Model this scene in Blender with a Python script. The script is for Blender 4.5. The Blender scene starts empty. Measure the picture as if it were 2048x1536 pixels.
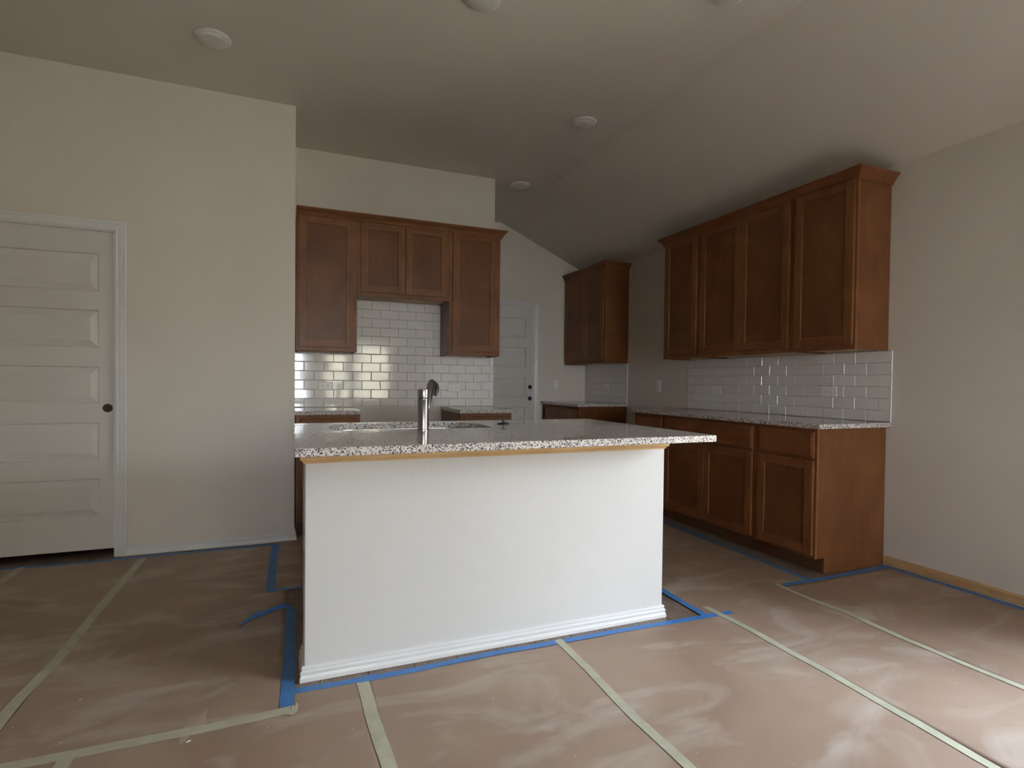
import bpy, bmesh, math, random
from mathutils import Vector, Matrix, noise
random.seed(7)
S = bpy.context.scene
COL = S.collection
# ------------------------------------------------------------------ camera
cam = bpy.data.objects.new('camera', bpy.data.cameras.new('camera'))
COL.objects.link(cam); S.camera = cam
YAW, PITCH, ROLL, H = 0.3953, -0.0189, 0.0116, 1.14
F = Vector((math.sin(YAW)*math.cos(PITCH), math.cos(YAW)*math.cos(PITCH), math.sin(PITCH)))
R0 = Vector((math.cos(YAW), -math.sin(YAW), 0)); U0 = R0.cross(F)
Rr = R0*math.cos(ROLL) - U0*math.sin(ROLL)
Rr = R0*math.cos(ROLL) + U0*math.sin(ROLL)
Ur = U0*math.cos(ROLL) - R0*math.sin(ROLL)
mw = Matrix((Rr, Ur, -F)).transposed().to_4x4(); mw.translation = (0, 0, H)
cam.matrix_world = mw
cam.data.sensor_width = 36; cam.data.lens = 1122.48/2048*36
cam.data.shift_x = -19.18/2048; cam.data.shift_y = 18.59/2048
cam.data.clip_start = 0.02
# ------------------------------------------------------------------ sky and light
W = bpy.data.worlds.new('sky'); S.world = W; W.use_nodes = True
nt = W.node_tree; nt.nodes.clear()
o = nt.nodes.new('ShaderNodeOutputWorld'); bg = nt.nodes.new('ShaderNodeBackground')
tc = nt.nodes.new('ShaderNodeTexCoord'); sx = nt.nodes.new('ShaderNodeSeparateXYZ'); cr = nt.nodes.new('ShaderNodeValToRGB')
nt.links.new(tc.outputs['Generated'], sx.inputs[0]); nt.links.new(sx.outputs['Z'], cr.inputs[0])
cr.color_ramp.elements[0].position = 0.0; cr.color_ramp.elements[0].color = (0.90, 0.93, 1.0, 1)
cr.color_ramp.elements[1].position = 0.8; cr.color_ramp.elements[1].color = (0.66, 0.78, 1.0, 1)
nt.links.new(cr.outputs[0], bg.inputs[0]); bg.inputs[1].default_value = 9.0
nt.links.new(bg.outputs[0], o.inputs[0])
def portal(name, c, w, h, rot):
    l = bpy.data.lights.new(name, 'AREA'); l.shape = 'RECTANGLE'; l.size = w; l.size_y = h
    l.cycles.is_portal = True
    ob = bpy.data.objects.new(name, l); COL.objects.link(ob); ob.location = c; ob.rotation_euler = rot
XR, Y0, Y1, Y2, ZC, ZR, XK = 3.538, 4.279, 5.024, 6.352, 3.057, 2.537, 2.364
XA, XC = 0.048, 1.802
YB, XL = -6.0, -7.0
WINS = [(-0.45, 0.40), (0.95, 1.55), (1.75, 2.68)]; WZ = (0.60, 2.18)
PY = (-0.70, 1.05); PZ = (0.03, 2.05)
for i, (a, b) in enumerate(WINS):
    portal('window_portal', ((a+b)/2, YB-0.10, sum(WZ)/2), b-a, WZ[1]-WZ[0], (math.radians(90), 0, 0) if 0 else (math.radians(-90), 0, 0))
portal('patio_portal', (XR+0.10, sum(PY)/2, sum(PZ)/2), PZ[1]-PZ[0], PY[1]-PY[0], (0, math.radians(90), 0))
S.view_settings.view_transform = 'Standard'; S.view_settings.look = 'None'
S.view_settings.gamma = 1.0; S.view_settings.use_curve_mapping = False
S.view_settings.exposure = 2.16
S.cycles.use_denoising = True
S.cycles.max_bounces = 10; S.cycles.diffuse_bounces = 6; S.cycles.glossy_bounces = 5
S.cycles.transparent_max_bounces = 8
S.cycles.sample_clamp_indirect = 8.0

# ------------------------------------------------------------------ materials
def mat(name):
    m = bpy.data.materials.new(name); m.use_nodes = True
    n = m.node_tree; n.nodes.clear()
    out = n.nodes.new('ShaderNodeOutputMaterial'); p = n.nodes.new('ShaderNodeBsdfPrincipled')
    n.links.new(p.outputs[0], out.inputs[0])
    return m, n, p
def N(n, t, **k):
    x = n.nodes.new(t)
    for a, v in k.items():
        if a in ('Scale', 'Detail', 'Roughness', 'Distortion', 'Strength', 'Distance', 'Randomness'): x.inputs[a].default_value = v
        else: setattr(x, a, v)
    return x
def coords(n, scale=(1, 1, 1), obj=False, rot=(0, 0, 0)):
    if obj: src = n.nodes.new('ShaderNodeTexCoord').outputs['Object']
    else: src = n.nodes.new('ShaderNodeNewGeometry').outputs['Position']
    mp = n.nodes.new('ShaderNodeMapping'); mp.inputs['Scale'].default_value = scale; mp.inputs['Rotation'].default_value = rot
    n.links.new(src, mp.inputs[0]); return mp.outputs[0]
def ramp(n, src, stops):
    r = n.nodes.new('ShaderNodeValToRGB'); e = r.color_ramp.elements
    while len(e) < len(stops): e.new(0.5)
    for i, (p, c) in enumerate(stops): e[i].position = p; e[i].color = (*c, 1) if len(c) == 3 else c
    n.links.new(src, r.inputs[0]); return r.outputs[0]
def bump(n, p, src, strength, dist=0.001):
    b = n.nodes.new('ShaderNodeBump'); b.inputs['Strength'].default_value = strength; b.inputs['Distance'].default_value = dist
    n.links.new(src, b.inputs['Height']); n.links.new(b.outputs[0], p.inputs['Normal'])
def paint(name, col, rough=0.6, tex=0.10, var=0.03):
    m, n, p = mat(name)
    v = coords(n)
    a = N(n, 'ShaderNodeTexNoise', Scale=1.3, Detail=3.0); n.links.new(v, a.inputs['Vector'])
    c0 = tuple(x*(1-var) for x in col); c1 = tuple(min(1, x*(1+var)) for x in col)
    n.links.new(ramp(n, a.outputs['Fac'], [(0.3, c0), (0.7, c1)]), p.inputs['Base Color'])
    p.inputs['Roughness'].default_value = rough
    b = N(n, 'ShaderNodeTexNoise', Scale=140.0, Detail=2.0); n.links.new(v, b.inputs['Vector'])
    bump(n, p, b.outputs['Fac'], tex, 0.0012)
    return m
def plain(name, col, rough=0.5, metal=0.0, coat=0.0):
    m, n, p = mat(name)
    v = coords(n); a = N(n, 'ShaderNodeTexNoise', Scale=25.0, Detail=2.0); n.links.new(v, a.inputs['Vector'])
    n.links.new(ramp(n, a.outputs['Fac'], [(0.3, tuple(x*0.96 for x in col)), (0.7, tuple(min(1, x*1.03) for x in col))]), p.inputs['Base Color'])
    p.inputs['Roughness'].default_value = rough; p.inputs['Metallic'].default_value = metal
    if coat: p.inputs['Coat Weight'].default_value = coat; p.inputs['Coat Roughness'].default_value = 0.05
    return m
def wood(name, dark, light, rough=0.38, horiz=None, blotch=0.5, gscale=1.0):
    m, n, p = mat(name)
    sc = (14*gscale, 14*gscale, 1.6*gscale)
    if horiz == 'x': sc = (1.6*gscale, 14*gscale, 14*gscale)
    if horiz == 'y': sc = (14*gscale, 1.6*gscale, 14*gscale)
    g = N(n, 'ShaderNodeTexNoise', Scale=3.0, Detail=6.0, Distortion=0.6); n.links.new(coords(n, sc), g.inputs['Vector'])
    bl = N(n, 'ShaderNodeTexNoise', Scale=3.2, Detail=3.0, Distortion=0.8); n.links.new(coords(n), bl.inputs['Vector'])
    mx = N(n, 'ShaderNodeMath', operation='MULTIPLY_ADD'); mx.inputs[1].default_value = 1-blotch
    mb = N(n, 'ShaderNodeMath', operation='MULTIPLY'); mb.inputs[1].default_value = blotch
    n.links.new(bl.outputs['Fac'], mb.inputs[0]); n.links.new(g.outputs['Fac'], mx.inputs[0]); n.links.new(mb.outputs[0], mx.inputs[2])
    n.links.new(ramp(n, mx.outputs[0], [(0.32, dark), (0.66, light)]), p.inputs['Base Color'])
    p.inputs['Roughness'].default_value = rough; p.inputs['Specular IOR Level'].default_value = 0.34
    bump(n, p, g.outputs['Fac'], 0.12, 0.0006)
    return m
M = {}
M['wall'] = paint('wall_paint', (0.69, 0.635, 0.57), 0.55)
M['ceil'] = paint('ceiling_paint', (0.74, 0.685, 0.625), 0.75, 0.15)
def scuffed(m):
    n = m.node_tree; p = next(x for x in n.nodes if x.type == 'BSDF_PRINCIPLED'); src = p.inputs['Base Color'].links[0].from_socket
    a = N(n, 'ShaderNodeTexNoise', Scale=9.0, Detail=4.0, Distortion=2.0); n.links.new(coords(n, (3.0, 3.0, 1.0)), a.inputs['Vector'])
    f = ramp(n, a.outputs['Fac'], [(0.735, (0, 0, 0)), (0.76, (0.35, 0.35, 0.35))])
    mx = N(n, 'ShaderNodeMix', data_type='RGBA'); n.links.new(f, mx.inputs[0]); n.links.new(src, mx.inputs[6]); mx.inputs[7].default_value = (0.35, 0.32, 0.29, 1)
    n.links.new(mx.outputs[2], p.inputs['Base Color'])
M['island'] = paint('half_wall_paint', (0.615, 0.605, 0.59), 0.5, 0.08, 0.02)
scuffed(M['island'])
M['trim'] = paint('trim_paint', (0.74, 0.735, 0.73), 0.32, 0.05, 0.015)
M['door'] = paint('door_paint', (0.66, 0.63, 0.60), 0.4, 0.12, 0.015)
M['cab'] = wood('stained_maple', (0.150, 0.053, 0.018), (0.265, 0.106, 0.038))
M['cabh'] = wood('stained_maple_rail', (0.150, 0.053, 0.018), (0.265, 0.106, 0.038), horiz='x')
M['cabhy'] = wood('stained_maple_rail_deep', (0.145, 0.047, 0.017), (0.25, 0.092, 0.034), horiz='y')
M['panel'] = wood('stained_maple_veneer', (0.124, 0.043, 0.015), (0.200, 0.078, 0.027), 0.35, blotch=0.7)
M['raw'] = wood('raw_maple', (0.46, 0.30, 0.16), (0.62, 0.43, 0.25), 0.5)
M['pine'] = wood('pine_trim', (0.50, 0.31, 0.13), (0.68, 0.45, 0.22), 0.5, horiz='x')
M['piney'] = wood('pine_baseboard', (0.50, 0.29, 0.13), (0.66, 0.42, 0.21), 0.5, horiz='y')
M['dark'] = plain('dark_void', (0.012, 0.012, 0.012), 0.7)
M['black'] = plain('black_rubber', (0.016, 0.018, 0.02), 0.35)
M['white'] = plain('white_plastic', (0.82, 0.81, 0.79), 0.3)
M['slot'] = plain('slot_shadow', (0.05, 0.045, 0.04), 0.6)
M['grout'] = plain('grout', (0.52, 0.50, 0.48), 0.9)
M['lens'] = plain('lamp_lens', (0.70, 0.67, 0.62), 0.35)
M['chrome'] = plain('brushed_chrome', (0.46, 0.445, 0.42), 0.26, 1.0)
M['steel'] = plain('sink_steel', (0.50, 0.50, 0.50), 0.3, 1.0)
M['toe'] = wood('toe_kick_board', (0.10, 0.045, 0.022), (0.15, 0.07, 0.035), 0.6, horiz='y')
M['frame'] = plain('window_vinyl', (0.75, 0.75, 0.74), 0.4)
M['siding'] = paint('siding_paint', (0.72, 0.62, 0.44), 0.8)
M['ground'] = paint('yard_soil', (0.33, 0.31, 0.21), 0.9, 0.5, 0.15)
M['light_screen'] = wood('light_screen_wood', (0.22, 0.15, 0.10), (0.34, 0.25, 0.17), 0.8)  # brown wood for the added light-blocking screen outside
M['chip'] = plain('plaster_chip', (0.8, 0.77, 0.72), 0.8)
def tile_mat():
    m, n, p = mat('white_glazed_tile')
    p.inputs['Base Color'].default_value = (0.80, 0.775, 0.76, 1)
    a = N(n, 'ShaderNodeTexNoise', Scale=14.0, Detail=1.0); n.links.new(coords(n), a.inputs['Vector'])
    p.inputs['Roughness'].default_value = 0.07; p.inputs['IOR'].default_value = 1.55
    bump(n, p, a.outputs['Fac'], 0.10, 0.0012); return m
M['tile'] = tile_mat()
def granite():
    m, n, p = mat('speckled_granite')
    v = coords(n)
    ds = N(n, 'ShaderNodeTexNoise', Scale=90.0, Detail=2.0); n.links.new(v, ds.inputs['Vector'])
    ad = N(n, 'ShaderNodeVectorMath', operation='MULTIPLY_ADD'); ad.inputs[1].default_value = (0.006,)*3
    n.links.new(ds.outputs['Color'], ad.inputs[0]); n.links.new(v, ad.inputs[2])
    vo = N(n, 'ShaderNodeTexVoronoi', Scale=250.0, Randomness=1.0); n.links.new(ad.outputs[0], vo.inputs['Vector'])
    c1 = ramp(n, vo.outputs['Color'], [(0.0, (0.04, 0.04, 0.042)), (0.28, (0.09, 0.085, 0.085)), (0.33, (0.32, 0.28, 0.27)), (0.42, (0.48, 0.43, 0.41)), (0.49, (0.70, 0.65, 0.62)), (1.0, (0.80, 0.76, 0.73))])
    n.links.new(c1, p.inputs['Base Color'])
    p.inputs['Roughness'].default_value = 0.03; p.inputs['IOR'].default_value = 1.55
    return m
M['granite'] = granite()
def paper():
    m, n, p = mat('builders_paper')
    v = coords(n)
    big = N(n, 'ShaderNodeTexNoise', Scale=1.6, Detail=5.0, Distortion=1.0); n.links.new(v, big.inputs['Vector'])
    base = ramp(n, big.outputs['Fac'], [(0.3, (0.315, 0.215, 0.155)), (0.7, (0.40, 0.29, 0.215))])
    dn = N(n, 'ShaderNodeTexNoise', Scale=2.2, Detail=7.0, Distortion=1.6); n.links.new(coords(n, (0.8, 1.6, 1), rot=(0, 0, 0.5)), dn.inputs['Vector'])
    df = ramp(n, dn.outputs['Fac'], [(0.50, (0, 0, 0)), (0.70, (0.55, 0.55, 0.55))])
    mx = N(n, 'ShaderNodeMix', data_type='RGBA'); n.links.new(df, mx.inputs[0]); n.links.new(base, mx.inputs[6]); mx.inputs[7].default_value = (0.56, 0.50, 0.44, 1)
    n.links.new(mx.outputs[2], p.inputs['Base Color'])
    p.inputs['Roughness'].default_value = 0.5
    w = N(n, 'ShaderNodeTexNoise', Scale=9.0, Detail=6.0, Distortion=0.8); n.links.new(v, w.inputs['Vector'])
    bump(n, p, w.outputs['Fac'], 0.35, 0.004)
    return m
M['paper'] = paper()
def tape(name, col, rough):
    m, n, p = mat(name)
    v = coords(n); a = N(n, 'ShaderNodeTexNoise', Scale=16.0, Detail=4.0); n.links.new(v, a.inputs['Vector'])
    n.links.new(ramp(n, a.outputs['Fac'], [(0.3, tuple(x*0.86 for x in col)), (0.7, tuple(x*1.08 for x in col))]), p.inputs['Base Color'])
    p.inputs['Roughness'].default_value = rough
    bump(n, p, a.outputs['Fac'], 0.3, 0.003); return m
M['blue'] = tape('blue_tape', (0.065, 0.22, 0.55), 0.5)
M['mask'] = tape('masking_tape', (0.50, 0.48, 0.36), 0.5)
M['plank'] = wood('floor_plank', (0.15, 0.105, 0.08), (0.30, 0.225, 0.175), 0.4, horiz='y', blotch=0.25, gscale=2.2)
M['clear'] = paint('scuffed_paper', (0.42, 0.32, 0.24), 0.35, 0.4, 0.1)
def glass():
    m = bpy.data.materials.new('window_glass'); m.use_nodes = True; n = m.node_tree; n.nodes.clear()
    out = n.nodes.new('ShaderNodeOutputMaterial'); mx = n.nodes.new('ShaderNodeMixShader'); t = n.nodes.new('ShaderNodeBsdfTransparent')
    g = n.nodes.new('ShaderNodeBsdfGlossy'); g.inputs['Roughness'].default_value = 0.02; fr = n.nodes.new('ShaderNodeFresnel'); fr.inputs[0].default_value = 1.2
    t.inputs[0].default_value = (0.94, 0.96, 0.95, 1)
    n.links.new(fr.outputs[0], mx.inputs[0]); n.links.new(t.outputs[0], mx.inputs[1]); n.links.new(g.outputs[0], mx.inputs[2]); n.links.new(mx.outputs[0], out.inputs[0]); return m
M['glass'] = glass()

# ------------------------------------------------------------------ helpers
IDM = lambda u, v, z: (u, v, z)
def RNG(u, v, z): return (u, Y1 - v, z)          # u along X, v out of the range wall
def FAR(u, v, z): return (u, Y2 - v, z)
def LFT(u, v, z): return (u, Y0 - v, z)
def RGT(u, v, z): return (XR - v, u, z)          # u along Y, v out of the right wall
class MB:
    def __init__(s, mp=IDM): s.bm = bmesh.new(); s.mp = mp
    def box(s, u0, u1, v0, v1, z0, z1):
        c = [s.bm.verts.new(s.mp(u, v, z)) for z in (z0, z1) for v in (v0, v1) for u in (u0, u1)]
        for f in ((0, 1, 3, 2), (4, 6, 7, 5), (0, 4, 5, 1), (2, 3, 7, 6), (0, 2, 6, 4), (1, 5, 7, 3)): s.bm.faces.new([c[i] for i in f])
        return s
    def loops(s, rings, close=True, cap=True):
        vs = [[s.bm.verts.new(s.mp(*p)) for p in r] for r in rings]; k = len(vs[0])
        for a, b in zip(vs, vs[1:]):
            for i in range(k if close else k-1): s.bm.faces.new((a[i], a[(i+1) % k], b[(i+1) % k], b[i]))
        if cap:
            s.bm.faces.new(vs[0]); s.bm.faces.new(vs[-1])
        return s
    def poly(s, pts, t0, t1, axis='v'):            # outline in (u, z) extruded over v, or (u, v) over z
        if axis == 'v': r = [[(u, t, z) for u, z in pts] for t in (t0, t1)]
        elif axis == 'u': r = [[(t, v, z) for v, z in pts] for t in (t0, t1)]
        else: r = [[(u, v, t) for u, v in pts] for t in (t0, t1)]
        return s.loops(r)
    def sweep(s, path, prof, place, closed_ends=True):
        P = [Vector(p) for p in path]; rings = []
        nr = [Vector((-(b-a).y, (b-a).x)).normalized() for a, b in zip(P, P[1:])]
        for i, p in enumerate(P):
            if i == 0: m = nr[0]
            elif i == len(P)-1: m = nr[-1]
            else: m = (nr[i-1]+nr[i]); m = m/ (m.dot(nr[i]))
            rings.append([place(p.x+m.x*o_, p.y+m.y*o_, h) for o_, h in prof])
        keep = s.mp; s.mp = IDM; s.loops(rings); s.mp = keep
        return s
    def lathe(s, c, prof, seg=32, rot=None, cap=True):
        rot = rot or Matrix.Identity(3); c = Vector(c); rings = []
        for r, h in prof:
            rings.append([tuple(c + rot @ Vector((r*math.cos(t*2*math.pi/seg), r*math.sin(t*2*math.pi/seg), h))) for t in range(seg)])
        keep = s.mp; s.mp = IDM; s.loops(rings, cap=cap); s.mp = keep
        return s
    def tube(s, pts, rad, seg=14, flat=1.0, up=(0, 0, 1)):
        P = [Vector(p) for p in pts]; rings = []
        for i, p in enumerate(P):
            t = (P[min(i+1, len(P)-1)]-P[max(i-1, 0)]).normalized()
            a = t.cross(Vector(up)).normalized(); b = a.cross(t)
            r = rad[i] if isinstance(rad, (list, tuple)) else rad
            rings.append([tuple(p + a*math.cos(k*2*math.pi/seg)*r + b*math.sin(k*2*math.pi/seg)*r*flat) for k in range(seg)])
        return s.loops(rings)
    def mesh(s, name):
        bmesh.ops.recalc_face_normals(s.bm, faces=s.bm.faces); me = bpy.data.meshes.new(name); s.bm.to_mesh(me); s.bm.free(); return me
    def build(s, name, m, parent=None, bevel=0, smooth=False, origin=None):
        me = s.mesh(name)
        if origin is None:
            xs = [v.co for v in me.vertices]
            lo = Vector([min(c[i] for c in xs) for i in range(3)]); hi = Vector([max(c[i] for c in xs) for i in range(3)])
            origin = Vector(((lo.x+hi.x)/2, (lo.y+hi.y)/2, lo.z))
        origin = Vector(origin); me.transform(Matrix.Translation(-origin))
        return link(name, me, m, parent, bevel, smooth, origin)
def link(name, me, m, parent=None, bevel=0, smooth=False, origin=(0, 0, 0)):
    ob = bpy.data.objects.new(name, me); COL.objects.link(ob)
    if m is not None and not me.materials: me.materials.append(m)
    ob.location = origin
    if parent is not None: attach(ob, parent)
    if bevel:
        b = ob.modifiers.new('bevel', 'BEVEL'); b.width = bevel; b.segments = 2; b.limit_method = 'ANGLE'; b.angle_limit = math.radians(40)
    if smooth:
        for f in me.polygons: f.use_smooth = True
        if smooth == 'auto': me.set_sharp_from_angle(angle=math.radians(35))
    return ob
WP = {}
def wloc(ob): return WP.get(ob.name, Vector(ob.location))
def attach(ob, parent):
    w = Vector(ob.location); WP[ob.name] = w
    ob.parent = parent; ob.location = w - wloc(parent)
def empty(name, loc):
    e = bpy.data.objects.new(name, None); COL.objects.link(e); e.location = loc; WP[e.name] = Vector(loc); e.empty_display_size = 0.1; return e
def tag(ob, label, cat, group=None):
    ob['label'] = label; ob['category'] = cat
    if group: ob['group'] = group
    return ob
def struct(ob, label=None):
    ob['kind'] = 'structure'
    if label: ob['label'] = label
    return ob

# ------------------------------------------------------------------ room shell
T = 0.12
# floor: subfloor slab and the planks that show beside the paper
fl = struct(MB().box(XL-0.1, XR+0.1, YB-0.1, Y2+0.1, -0.10, -0.012).build('floor', M['plank']), 'dark grey-brown plank floor mostly under brown paper')
PX = 0.178
zones = [(-0.10, 1.95, 2.14, 3.36), (2.80, 3.10, 2.30, 6.35), (3.42, 3.55, 0.6, 2.45), (2.80, 3.55, 2.30, 2.42), (-1.85, 0.15, 4.14, 4.90), (-0.09, 1.95, 3.20, 3.36), (-0.05, 1.95, 4.35, 4.60), (1.75, 2.95, 4.3, 6.35)]
k = 0; nplank = 0
x = 1.720 - PX*22
while x < XR:
    off = (k*0.437) % 1.2; y = -0.6 - off
    while y < Y2:
        x0, x1, ya, yb = x+0.0012, min(x+PX-0.0012, XR), y+0.0012, min(y+1.2188, Y2)
        if x1 > x0 and yb > ya and any(x1 > a and x0 < b and yb > c and ya < d for a, b, c, d in zones):
            MB().box(x0, x1, ya, yb, -0.012, -0.0004*random.random()).build('plank', M['plank'], fl, bevel=0.0015); nplank += 1
        y += 1.22
    x += PX; k += 1
# ceiling: flat part and the slope down to the right wall
c = MB()
c.poly([(XL-T, ZC), (XK, ZC), (XR+T, ZR-(ZC-ZR)*T/(XR-XK)), (XR+T, ZC+0.2), (XL-T, ZC+0.2)], YB-T, Y2+T)
struct(c.build('ceiling', M['ceil']), 'flat ceiling folding down in a slope to the right wall')
def wall_u(mp, u0, u1, v0, v1, z0, z1, holes, name, label, top=None):
    """wall slab along u with rectangular holes (u0,u1,z0,z1), sorted along u"""
    b = MB(mp); x = u0
    for (a, bb, za, zb) in sorted(holes):
        b.box(x, a, v0, v1, z0, z1)
        if za > z0: b.box(a, bb, v0, v1, z0, za)
        if zb < z1: b.box(a, bb, v0, v1, zb, z1)
        x = bb
    b.box(x, u1, v0, v1, z0, z1)
    return struct(b.build(name, M['wall']), label)
DL0, DL1, DLT = -1.795, -1.005, 2.075
w = wall_u(LFT, XL, XA, -T, 0, -0.012, ZC, [(DL0, DL1, -0.012, DLT)], 'wall_left', 'greige wall with the white panelled door')
wall_u(RNG, XA, XC, -T, 0, -0.012, ZC, [], 'wall_range', 'recessed greige wall behind the range cabinets')
struct(MB().box(XA-T, XA, Y0+T, 5.3, -0.012, ZC).build('wall_recess_left', M['wall']))
struct(MB().box(XC-T, XC, Y1+T, Y2, -0.012, ZC).build('wall_passage_left', M['wall']))
FD0, FD1, FDT = 2.02, 2.812, 2.085
fw = MB(FAR)
fw.box(XC-T, FD0, -T, 0, -0.012, ZC).box(FD0, FD1, -T, 0, FDT, ZC)
fw.poly([(FD1, -0.012), (XR, -0.012), (XR, ZR), (FD1, ZC-(ZC-ZR)*(FD1-XK)/(XR-XK))], -T, 0)
struct(fw.build('wall_far', M['wall']), 'far greige wall at the end of the kitchen')
wall_u(RGT, YB-T, Y2+T, -T, 0, -0.012, ZR+0.1, [(PY[0], PY[1], PZ[0], PZ[1])], 'wall_right', 'long greige wall on the right with the dark cabinets')
wb = MB(); x = XL-T
for a, b in WINS:
    wb.box(x, a, YB-T, YB, -0.012, ZC).box(a, b, YB-T, YB, -0.012, WZ[0]).box(a, b, YB-T, YB, WZ[1], ZC); x = b
wb.box(x, XR+T, YB-T, YB, -0.012, ZC)
struct(wb.build('wall_back', M['wall']))
struct(MB().box(XL-T, XL, YB, Y0+T, -0.012, ZC).build('wall_side', M['wall']))
struct(MB().box(-2.0, XA-T, 5.3, 5.4, -0.012, ZC).box(-2.1, -2.0, Y0+T, 5.4, -0.012, ZC).build('wall_light_shell', M['wall']))  # unseen shell walls, added to keep sky light out behind the left door
struct(MB(FAR).box(FD0-0.1, FD1+0.1, -0.30, -T-0.002, -0.012, FDT+0.1).build('far_door_light_block', M['dark']))  # unseen dark slab added behind the far door to stop light
# windows and patio door behind the camera
def win(name, mp, u0, u1, z0, z1, bars, v=-0.09):
    f = MB(mp); t = 0.045
    f.box(u0, u0+t, v-0.03, v+0.03, z0, z1).box(u1-t, u1, v-0.03, v+0.03, z0, z1).box(u0+t, u1-t, v-0.03, v+0.03, z0, z0+t).box(u0+t, u1-t, v-0.03, v+0.03, z1-t, z1)
    for kind, q in bars:
        if kind == 'h': f.box(u0+t, u1-t, v-0.02, v+0.02, q-0.02, q+0.02)
        else: f.box(q-0.035, q+0.035, v-0.02, v+0.02, z0+t, z1-t)
    fr = struct(f.build(name, M['frame'], bevel=0.002))
    MB(mp).box(u0+t, u1-t, v-0.002, v+0.002, z0+t, z1-t).build('pane', M['glass'], fr)
    return fr
BCK = lambda u, v, z: (u, YB+v, z)
for i, (a, b) in enumerate(WINS): win('window_%d' % (i+1), BCK, a, b, WZ[0], WZ[1], [('h', 1.33)])
win('door_3', RGT, PY[0], PY[1], PZ[0], PZ[1], [('v', sum(PY)/2)])
# outside: yard and the neighbour's beige house
struct(MB().box(-25, 30, -30, 25, -0.40, -0.30).build('ground', M['ground']))
nb = MB().box(1.3, 9.0, -17.0, -12.5, -0.3, 3.6).build('neighbour_house', M['siding']); struct(nb)
fe = MB()
fe.box(7.5, 7.54, -7.0, 9.0, -0.3, 2.3)  # unseen screen added to cut level daylight entering by the patio door
struct(fe.build('yard_light_screen', M['light_screen']))
rf = MB(); rf.loops([[(1.0, -17.3, 3.6), (9.3, -17.3, 3.6), (9.3, -12.2, 3.6), (1.0, -12.2, 3.6)], [(3.0, -14.8, 5.4), (7.0, -14.8, 5.4), (7.0, -14.7, 5.4), (3.0, -14.7, 5.4)]])
rf.build('roof', M['toe'], nb)

# ------------------------------------------------------------------ trim
BASE = [(0, 0), (0.015, 0), (0.015, 0.014), (0.0125, 0.019), (0.0105, 0.026), (0.0125, 0.031), (0.013, 0.037), (0.010, 0.041), (0.006, 0.0435), (0.0085, 0.048), (0.0085, 0.055), (0.006, 0.0580), (0.0, 0.0585)]
def base_run(name, pts, m='trim', z0=0.002, parent=None, side=-1):
    s = MB(); s.sweep(pts, [(o_*side, h+z0) for o_, h in BASE], lambda a, b, h: (a, b, h))
    return s.build(name, M[m], parent)
struct(base_run('baseboard_left', [(-0.949, Y0), (XA, Y0), (XA, Y0+0.12)]), 'white moulded baseboard under the left wall')
struct(base_run('baseboard_passage', [(XC, Y2-0.003), (1.962, Y2-0.003)]))
rb = MB(RGT)
rb.poly([(0, 0.013), (0.014, 0.013), (0.014, 0.052), (0.010, 0.060), (0.0, 0.062)], PY[1]+0.06, 2.405, axis='u')
rb = rb.build('baseboard_right', M['piney']); struct(rb, 'unpainted pine baseboard strip low on the right wall')
CAS = [(0.0, 0), (0.0, 0.010), (0.006, 0.013), (0.014, 0.010), (0.020, 0.012), (0.034, 0.016), (0.040, 0.013), (0.046, 0.018), (0.054, 0.018), (0.057, 0.014), (0.057, 0)]
def casing(mp, u0, u1, zt, flip, nm, parent, z0=0.002):
    s = MB(); s.sweep([(u1, z0), (u1, zt), (u0, zt), (u0, z0)], [(-o_, h) for o_, h in CAS], lambda a, b, h: mp(a, h, b))
    return s.build(nm, M['trim'], parent)
def slab_door(name, mp, u0, u1, z0, z1, vf, panels, pin, label, th=0.035):
    d = MB(mp)
    us = [u0, u0+pin, u1-pin, u1]
    d.box(us[0], us[1], vf-th, vf, z0, z1).box(us[2], us[3], vf-th, vf, z0, z1)
    zz = z0
    for a, b in panels:
        d.box(us[1], us[2], vf-th, vf, zz, a); zz = b
    d.box(us[1], us[2], vf-th, vf, zz, z1)
    ob = struct(d.build(name, M['door']), label)
    for a, b in panels:
        p = MB(mp)
        def ring(i, dep): return [(us[1]+i, vf-dep, a+i), (us[2]-i, vf-dep, a+i), (us[2]-i, vf-dep, b-i), (us[1]+i, vf-dep, b-i)]
        p.loops([ring(0, th-0.002), ring(0, 0.001), ring(0.004, 0.013), ring(0.008, 0.0145), ring(0.044, 0.0025)])
        p.build('door_panel', M['door'], ob)
    return ob
d1 = slab_door('door_1', LFT, DL0+0.012, -1.017, 0.050, 2.062, -0.030, [(0.262, 0.500), (0.620, 0.855), (0.976, 1.210), (1.332, 1.567), (1.684, 1.919)], 0.083, 'white five-panel door with an empty black knob bore')
def disc(mp, u, v, z, r, d, name, m, parent, seg=24):
    s = MB(mp); s.loops([[(u+r*math.cos(t*2*math.pi/seg), vv, z+r*math.sin(t*2*math.pi/seg)) for t in range(seg)] for vv in (v, v+d)])
    return s.build(name, M[m], parent)
disc(LFT, -1.056, -0.034, 0.948, 0.027, 0.0048, 'knob_bore', 'dark', d1)
cs1 = casing(LFT, DL0+0.0, DL1, DLT-0.007, 1, 'door_casing', d1)
jb = MB(LFT).box(DL1-0.012, DL1, -T, -0.001, 0.0, DLT).box(DL0, DL0+0.011, -T, -0.001, 0.0, DLT).box(DL0+0.011, DL1-0.012, -T, -0.001, DLT-0.012, DLT).build('door_jamb', M['trim'], d1)
d2 = slab_door('door_2', FAR, FD0+0.010, FD1-0.010, 0.010, 2.072, -0.012, [(0.222, 0.470), (0.590, 0.835), (0.956, 1.200), (1.322, 1.567), (1.684, 1.929)], 0.10, 'far door in shadow with two dark bore holes')
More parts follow.
